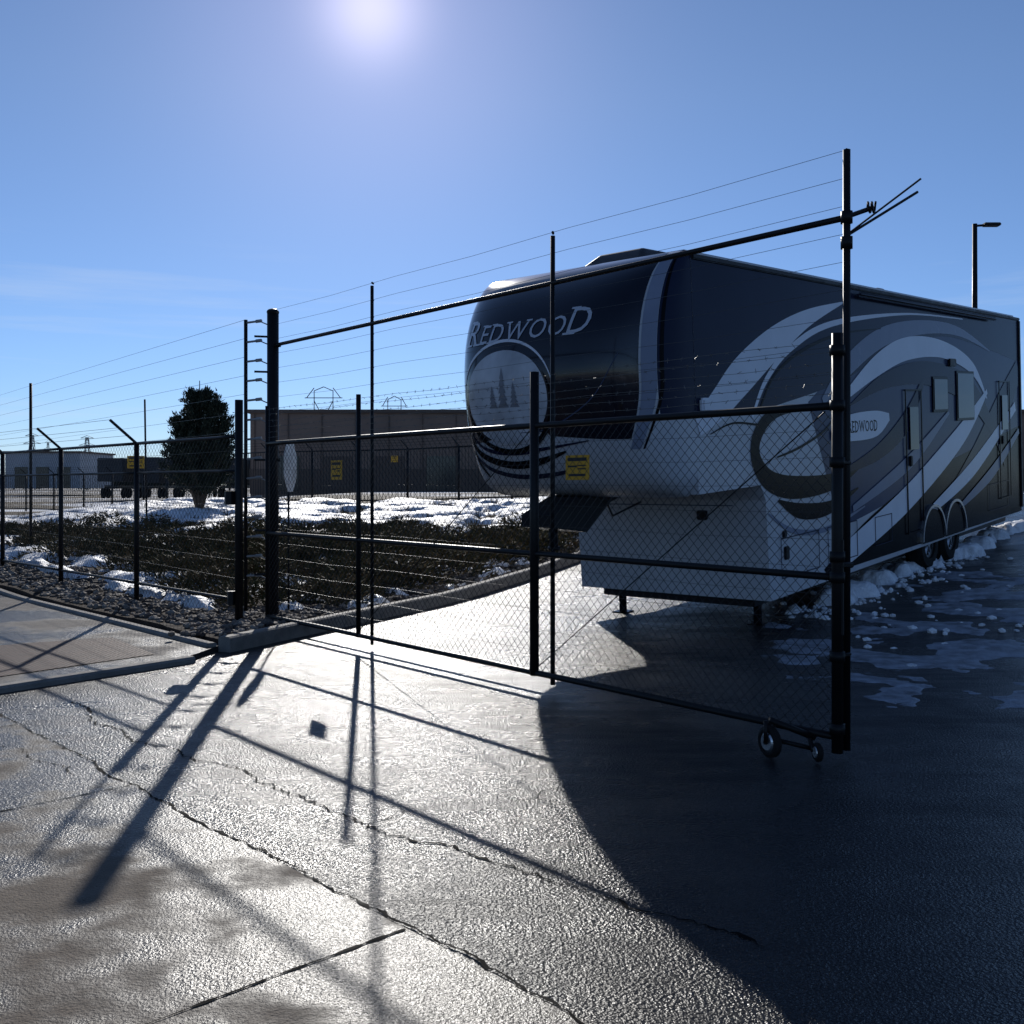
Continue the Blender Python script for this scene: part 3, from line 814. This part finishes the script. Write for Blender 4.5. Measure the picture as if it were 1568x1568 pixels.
def put_text(name,parts,mapf,mat,sx=1,shear=0):
    bm=bmesh.new(); x=0
    for s,size in parts:
        for chh in s:
            me=text_mesh(chh,size)
            xs=[v.co.x for v in me.vertices]; x0,x1=min(xs),max(xs)
            n0=len(bm.verts); bm.from_mesh(me); bm.verts.ensure_lookup_table()
            nv=bm.verts[n0:]
            for v in nv: v.co.x+=x-x0
            hgt=max(v.co.y for v in nv)
            bars=[]; g=size/.33
            if chh in 'RED':
                bars+=[(x-.035*g,x+.09*g,0),(x-.035*g,x+.06*g,hgt)]
                if chh=='R': bars.append((x+x1-x0-.06*g,x+x1-x0+.04*g,0))
            if chh=='W': bars+=[(x-.03*g,x+.06*g,hgt),(x+x1-x0-.06*g,x+x1-x0+.03*g,hgt)]
            for a,b,yy in bars:
                q=.009*g
                bm.faces.new([bm.verts.new(p) for p in ((a,yy-q,0.0),(b,yy-q,0),(b,yy+q,0),(a,yy+q,0))])
            x+=x1-x0+size*.14
    half=x/2
    bmesh.ops.triangulate(bm,faces=bm.faces[:])
    for _ in range(2): bmesh.ops.subdivide_edges(bm,edges=[e for e in bm.edges if e.calc_length()>.05],cuts=1)
    for v in bm.verts: v.co=mapf((v.co.x-half)*sx+v.co.y*shear,v.co.y)
    m2=bpy.data.meshes.new(name); bm.to_mesh(m2); bm.free(); m2.materials.append(mat); o=bpy.data.objects.new(name,m2); COL.objects.link(o); o.parent=rv
put_text("cap_lettering",[("R",.36),("EDWOO",.27),("D",.36)],lambda a,b:capmap(.13-a,3.22+b,.012),M_chrome,1.0,.2)

def wall(o): return lambda s,z:Vector((s,-o,z))
def smoothpoly(top,bot,name,o,mat):
    T=catmull(top,10);B=catmull(bot,10); n=60
    def at(L,t):
        f=t*(len(L)-1);i=min(int(f),len(L)-2);f-=i; return tuple(a+(b-a)*f for a,b in zip(L[i],L[i+1]))
    V=[];F=[]
    for i in range(n+1):
        a=at(T,i/n);b=at(B,i/n); V+= [wall(o)(*a),wall(o)(*b)]
    for i in range(n): F.append((2*i,2*i+1,2*i+3,2*i+2))
    return mk(name,V,F,mat,rv)
smoothpoly([(1.2,2.5),(2.2,2.9),(4,3.3),(7,3.5),(LEN,3.2)],[(2.0,.95),(3,1.05),(5,1.3),(7.5,1.55),(LEN,1.95)],"side_blue_grey_field",.002,M_mid)
smoothpoly([(SJ,3.9),(2,3.9),(6,3.9),(LEN,3.9)],[(SJ,2.38),(-.9,2.5),(-.3,2.4),(.6,2.5),(2.2,2.75),(4,3.2),(6,3.45),(8,3.35),(LEN,3.15)],"side_slate_field",.004,M_slate)
smoothpoly([(1.5,.5),(3,1.0),(5,1.4),(7.5,1.7),(LEN,2.0)],[(1.6,.43),(3,.43),(5,.43),(7.5,.43),(LEN,.43)],"side_dark_skirt",.003,M_black)
bands=[
("w",[(-1.33,2.28,.2),(-.9,2.5,.34),(-.38,2.8,.42),(.39,3.16,.36),(1.25,3.47,.2),(2.3,3.72,.02)],.006),
("w",[(-.2,2.35,.04),(.15,2.75,.07),(.8,3.12,.08),(2,3.45,.07),(4.5,3.7,.03),(7,3.76,.02)],.007),
("k",[(-.05,2.4,.03),(.35,2.8,.03),(1.1,3.1,.04),(2.2,3.33,.03),(3.5,3.45,.01)],.009),
("s",[(1.6,2.5,.1),(2.4,2.95,.26),(3.6,3.35,.26),(5.2,3.55,.2),(6.8,3.55,.14),(8.4,3.3,.02)],.008),
("w",[(2.0,2.45,.05),(3.3,2.95,.28),(4.5,3.22,.32),(6,3.25,.26),(7.4,3.0,.2),(8.2,2.5,.03)],.010),
("n",[(2.4,2.45,.02),(3.7,2.78,.22),(5.4,2.88,.36),(7.3,2.6,.42),(8.6,1.9,.2),(9.2,1.3,.03)],.012),
("n",[(1.9,1.6,.02),(3.3,1.82,.2),(4.4,2.22,.28),(5.1,2.78,.1)],.013),
("n",[(6.2,1.1,.05),(7.6,1.6,.4),(9,2.3,.6),(10.15,3.0,.4)],.011),
("w",[(2.2,.62,.3),(4.4,1.15,.36),(6.8,1.95,.34),(8.2,2.62,.08)],.014),
("s",[(2.4,1.15,.08),(4.5,1.65,.2),(6.2,2.3,.06)],.015),
("w",[(5.2,.85,.12),(7.4,1.4,.26),(9.9,2.35,.16)],.016),
("s",[(6.6,.8,.08),(8.4,1.25,.2),(10.1,1.9,.1)],.017),
("k",[(1.5,2.42,.03),(1.0,2.44,.07),(.3,2.38,.13),(-.1,2.15,.18),(-.13,1.88,.21),(.2,1.64,.24),(.9,1.53,.26),(2.0,1.55,.18),(3,1.78,.02)],.008),
("k",[(.35,1.42,.03),(.9,1.26,.18),(1.7,1.23,.16),(2.6,1.4,.02)],.009),
("k",[(.35,1.9,.02),(.9,1.98,.03),(1.6,2.15,.03),(2.0,2.35,.01)],.009),
("s",[(.1,1.3,.02),(.7,1.05,.06),(1.6,.98,.06),(2.8,1.15,.02)],.010),
("k",[(-1.1,2.2,.01),(-.6,2.3,.02),(.1,2.25,.02)],.010),
]
mm={"w":M_swhite,"k":M_black,"s":M_silver,"n":M_navy}
for i,(c,P,o_) in enumerate(bands): band("side_swoosh_%d"%i,P,wall(o_),mm[c])
band("lettering_ground",[(1.8,2.08,.1),(2.3,2.16,.32),(3.2,2.2,.34),(3.7,2.28,.1)],wall(.0185),M_swhite)
put_text("side_lettering",[("REDWOOD",.2)],lambda a,b:Vector((2.8+a,-.0215,2.11+b)),M_black,.85)
def rbox(name,s0,s1,v0,v1,z0,z1,mat,bev=.01):
    return box(name,((s0+s1)/2,(v0+v1)/2,(z0+z1)/2),(abs(s1-s0),abs(v1-v0),abs(z1-z0)),mat,rv,bev)
rbox("roof_rail",SJ,LEN,-.03,.02,3.9,3.95,M_trim)
rbox("roof_rail_left",SJ,LEN,Wd-.02,Wd+.03,3.9,3.95,M_trim)
rbox("awning_tube",2.6,8.6,-.1,-.04,3.8,3.87,M_slate,.03)
rbox("rear_corner",LEN-.06,LEN+.03,-.03,.05,.5,3.9,M_trim)
for s0,s1,z0,z1 in ((.35,1.35,.55,1.0),(1.6,2.5,.55,1.0),(3.1,3.7,.6,.98),(8.2,9.4,.6,1.05)):
    for a in ((s0,s0+.01,z0,z1),(s1-.01,s1,z0,z1),(s0,s1,z0,z0+.01),(s0,s1,z1-.01,z1)): rbox("hatch_edge",a[0],a[1],-.022,-.018,a[2],a[3],M_slate,.0)
for s0,s1,z0,z1,mt in ((4.3,4.95,.62,2.65,M_black),(8.85,9.5,.75,2.8,M_black)):
    for a in ((s0,s0+.022,z0,z1),(s1-.022,s1,z0,z1),(s0,s1,z0,z0+.022),(s0,s1,z1-.022,z1)): rbox("door_frame",a[0],a[1],-.032,-.02,a[2],a[3],mt,.0)
    rbox("door_window",s0+.15,s1-.15,-.034,-.02,z1-.85,z1-.25,M_glass,.005)
    rbox("door_handle",s0+.08,s0+.16,-.06,-.02,z0+.95,z0+1.1,M_trim,.01)
rbox("side_window_frame",6.56,7.44,-.028,-.02,2.16,2.94,M_black,.004)
rbox("side_window",6.6,7.4,-.035,-.026,2.2,2.9,M_glass,.003)
rbox("side_window_small_frame",5.46,6.14,-.028,-.02,2.31,2.84,M_black,.004)
rbox("side_window_small",5.5,6.1,-.035,-.026,2.35,2.8,M_glass,.003)
rbox("speaker",6.2,6.5,-.05,-.02,3.0,3.12,M_trim,.01)
rbox("utility_panel",.45,.55,-.03,-.0,.75,.9,M_trim,.01); rbox("utility_panel_b",.42,.5,-.03,0,1.0,1.08,M_trim,.01)
rbox("porch_light",-1.3,-1.12,-.06,-.0,2.42,2.56,M_swhite,.02)
rbox("chassis",.2,LEN-.1,.25,Wd-.25,.24,.36,M_trim)
rbox("rear_bumper",LEN,LEN+.2,.15,Wd-.15,.42,.55,M_trim)
rbox("work_light",.02,.1,.72,.84,1.22,1.33,M_trim,.01)
rbox("front_hatch_top",.055,.075,.4,Wd-.4,1.38,1.39,M_mid,.0)
prisms("wiring_loom",[((-.9,cv+.2,1.6),(-.5,cv+.35,1.3),.012),((-.5,cv+.35,1.3),(.02,cv+.3,1.42),.012)],.012,M_trim,rv,6)
pw_=.2
V=[(-1.5,cv-.22,1.63),(-1.5,cv+.22,1.63),(-1.2,cv-.22,1.63),(-1.2,cv+.22,1.63),(-2.3,cv-pw_,1.36),(-2.3,cv+pw_,1.36),(-1.75,cv-pw_,1.26),(-1.75,cv+pw_,1.26),(-2.3,cv-pw_,1.48),(-2.3,cv+pw_,1.48),(-1.85,cv-pw_,1.63),(-1.85,cv+pw_,1.63)]
pbx=mk("pin_box",V,[(8,9,5,4),(4,5,7,6),(6,7,3,2),(8,10,11,9),(4,6,10,8),(5,9,11,7),(6,2,10),(7,11,3)],M_trim,rv)
prisms("king_pin",[((-2.05,cv,1.35),(-2.05,cv,1.14),.045),((-2.05,cv,1.14),(-2.05,cv,1.11),.065)],.04,M_trim,rv,12)
prisms("pin_box_strut",[((-1.9,cv+.12,1.4),(-1.0,cv+.12,1.6),.03),((-1.9,cv-.12,1.4),(-1.0,cv-.12,1.6),.03)],.03,M_trim,rv,8)
for v in (.35,Wd-.35):
    rbox("landing_leg",.42,.52,v-.05,v+.05,.22,1.2,M_black,.005); rbox("landing_inner",.435,.505,v-.035,v+.035,-.02,.22,M_black,.003)
    rbox("landing_foot",.37,.57,v-.1,v+.1,-.05,.0,M_black,.005)
def rvwheel(s,side):
    v=.16 if side<0 else Wd-.16
    ax=(0,1,0); c=(s,v,.39)
    disc("tyre",c,ax,.40,.26,M_rubber,rv,32,inner=.24,bev=.1)
    disc("rim",(s,v,.39),ax,.245,.2,M_alloy,rv,28,inner=.19,bev=.05)
    yo=v+side*.08
    sg=[]
    for k in range(6):
        t=k*math.pi/3; sg.append(((s,yo,.39),(s+.2*math.cos(t),yo,.39+.2*math.sin(t)),.035,.025))
    prisms("spokes",sg,.03,M_alloy,rv,6)
    disc("hub",(s,v+side*.07,.39),ax,.07,.09,M_alloy,rv,14)
    disc("brake_drum",(s,v,.39),ax,.18,.05,M_trim,rv,18)
for s in (5.35,6.35,):
    for side in (-1,1): rvwheel(s,side)
for s in (5.35,6.35):
    for side,y in ((-1,-.05),(1,Wd+.05)):
        V=[];F=[];n=20
        for i in range(n+1):
            a=math.pi*i/n
            for r in (.47,.51):
                for yy in (y,y-side*.12): V.append((s+r*math.cos(a)*1.02,yy,.45+r*math.sin(a)))
        for i in range(n):
            k=i*4
            for a,b in ((0,1),(1,3),(3,2),(2,0)): F.append((k+a,k+b,k+4+b,k+4+a))
        mk("fender_arch",V,F,M_alloy,rv,smooth=False)
        V=[(s,y+side*-.025,.42)]
        for i in range(n+1):
            a=math.pi*i/n; V.append((s+.475*math.cos(a),y+side*-.025,.42+.475*math.sin(a)))
        mk("wheel_well",V,[(0,i+1,i+2) for i in range(n)],M_black,rv)
def trap(name,s0,s1,v0,v1,z0,z1,ins,mat):
    V=[(s0,v0,z0),(s1,v0,z0),(s1,v1,z0),(s0,v1,z0),(s0+ins*2.2,v0+ins,z1),(s1-ins,v0+ins,z1),(s1-ins,v1-ins,z1),(s0+ins*2.2,v1-ins,z1)]
    o=mk(name,V,[(0,1,5,4),(1,2,6,5),(2,3,7,6),(3,0,4,7),(4,5,6,7),(3,2,1,0)],mat,rv)
    md=o.modifiers.new("b",'BEVEL'); md.width=.04; md.segments=3; return o
trap("air_conditioner",-1.0,.25,cv-.45,cv+.5,3.97,4.24,.18,M_trim)
trap("air_conditioner_rear",5.6,6.6,cv-.4,cv+.4,3.98,4.27,.14,M_grey)
trap("roof_vent",2.4,2.9,cv-.6,cv-.1,3.98,4.12,.06,M_grey); trap("roof_vent_b",4.2,4.6,.25,.7,3.98,4.1,.06,M_grey)
prisms("ladder_top",[((LEN-.15,.5,4.0),(LEN-.15,.5,4.12),.012),((LEN-.15,.5,4.12),(LEN+.1,.5,4.12),.012),((LEN-.15,.9,4.0),(LEN-.15,.9,4.12),.012),((LEN-.15,.9,4.12),(LEN+.1,.9,4.12),.012),((LEN+.1,.5,4.12),(LEN+.1,.5,.7),.012),((LEN+.1,.9,4.12),(LEN+.1,.9,.7),.012)],.012,M_alloy,rv,6)

# ------------------------------------------------------------ light
az=math.radians(-7.9); el=math.radians(24.8)
sdv=Vector((math.sin(az)*math.cos(el),math.cos(az)*math.cos(el),math.sin(el)))
sun=bpy.data.lights.new("sun",'SUN'); sun.energy=4.1; sun.angle=math.radians(.53); sun.color=(1,.96,.9)
so=bpy.data.objects.new("sun",sun); so.rotation_euler=(-sdv).to_track_quat('-Z','Y').to_euler(); COL.objects.link(so)
w=bpy.data.worlds.new("World"); S.world=w; w.use_nodes=True; nt=w.node_tree
bg=nt.nodes["Background"]; sky=nt.nodes.new("ShaderNodeTexSky"); sky.sky_type='NISHITA'; sky.sun_disc=False
sky.sun_elevation=el; sky.sun_rotation=az; sky.altitude=1600; sky.air_density=1.0; sky.dust_density=.2; sky.ozone_density=3.0
tc=nt.nodes.new("ShaderNodeTexCoord"); mp=nt.nodes.new("ShaderNodeMapping"); mp.inputs["Scale"].default_value=(1.6,1.6,24); mp.inputs["Rotation"].default_value=(0,.04,0)
nt.links.new(tc.outputs["Generated"],mp.inputs["Vector"])
cn=noi(nt,mp.outputs[0],1.6,5,.6)
cf=ramp(nt,cn,[(.52,0.),(.75,.35)])
sx=nt.nodes.new("ShaderNodeSeparateXYZ"); nt.links.new(tc.outputs["Generated"],sx.inputs[0])
zf=ramp(nt,sx.outputs["Z"],[(.0,.5),(.08,1.),(.19,.6),(.23,0.)])
mu=nt.nodes.new("ShaderNodeMath"); mu.operation='MULTIPLY'; nt.links.new(cf,mu.inputs[0]); nt.links.new(zf,mu.inputs[1])
tcol=ramp(nt,sx.outputs["Z"],[(.0,(.56,.68,.95)),(.12,(.66,.78,1.0)),(.35,(.86,.9,1.0))])
tint=mixc(nt,1.0,sky.outputs[0],tcol,'MULTIPLY')
cc=mixc(nt,mu.outputs[0],tint,(6.6,7.4,8.6))
dt=nt.nodes.new("ShaderNodeVectorMath"); dt.operation='DOT_PRODUCT'; nt.links.new(tc.outputs["Generated"],dt.inputs[0]); dt.inputs[1].default_value=sdv
fin=cc
for ex,col in ((1100,(4.4,3.6,3.6)),(80,(1.4,1.1,1.5))):
    pw=nt.nodes.new("ShaderNodeMath"); pw.operation='POWER'; pw.use_clamp=True; nt.links.new(dt.outputs["Value"],pw.inputs[0]); pw.inputs[1].default_value=ex
    au=mixc(nt,pw.outputs[0],(0,0,0),col)
    fin=mixc(nt,1.0,fin,au,'ADD')
nt.links.new(fin,bg.inputs[0]); bg.inputs[1].default_value=.1

# ------------------------------------------------------------ camera
cam=bpy.data.cameras.new("camera"); cam.sensor_width=36; cam.lens=36; cam.shift_y=-42/1568; cam.clip_end=6000; cam.clip_start=.05
co_=bpy.data.objects.new("camera",cam); co_.location=(0,0,1.62); co_.rotation_euler=(math.pi/2,0,0); COL.objects.link(co_); S.camera=co_
S.view_settings.view_transform='Standard'; S.view_settings.look='None'; S.view_settings.exposure=0
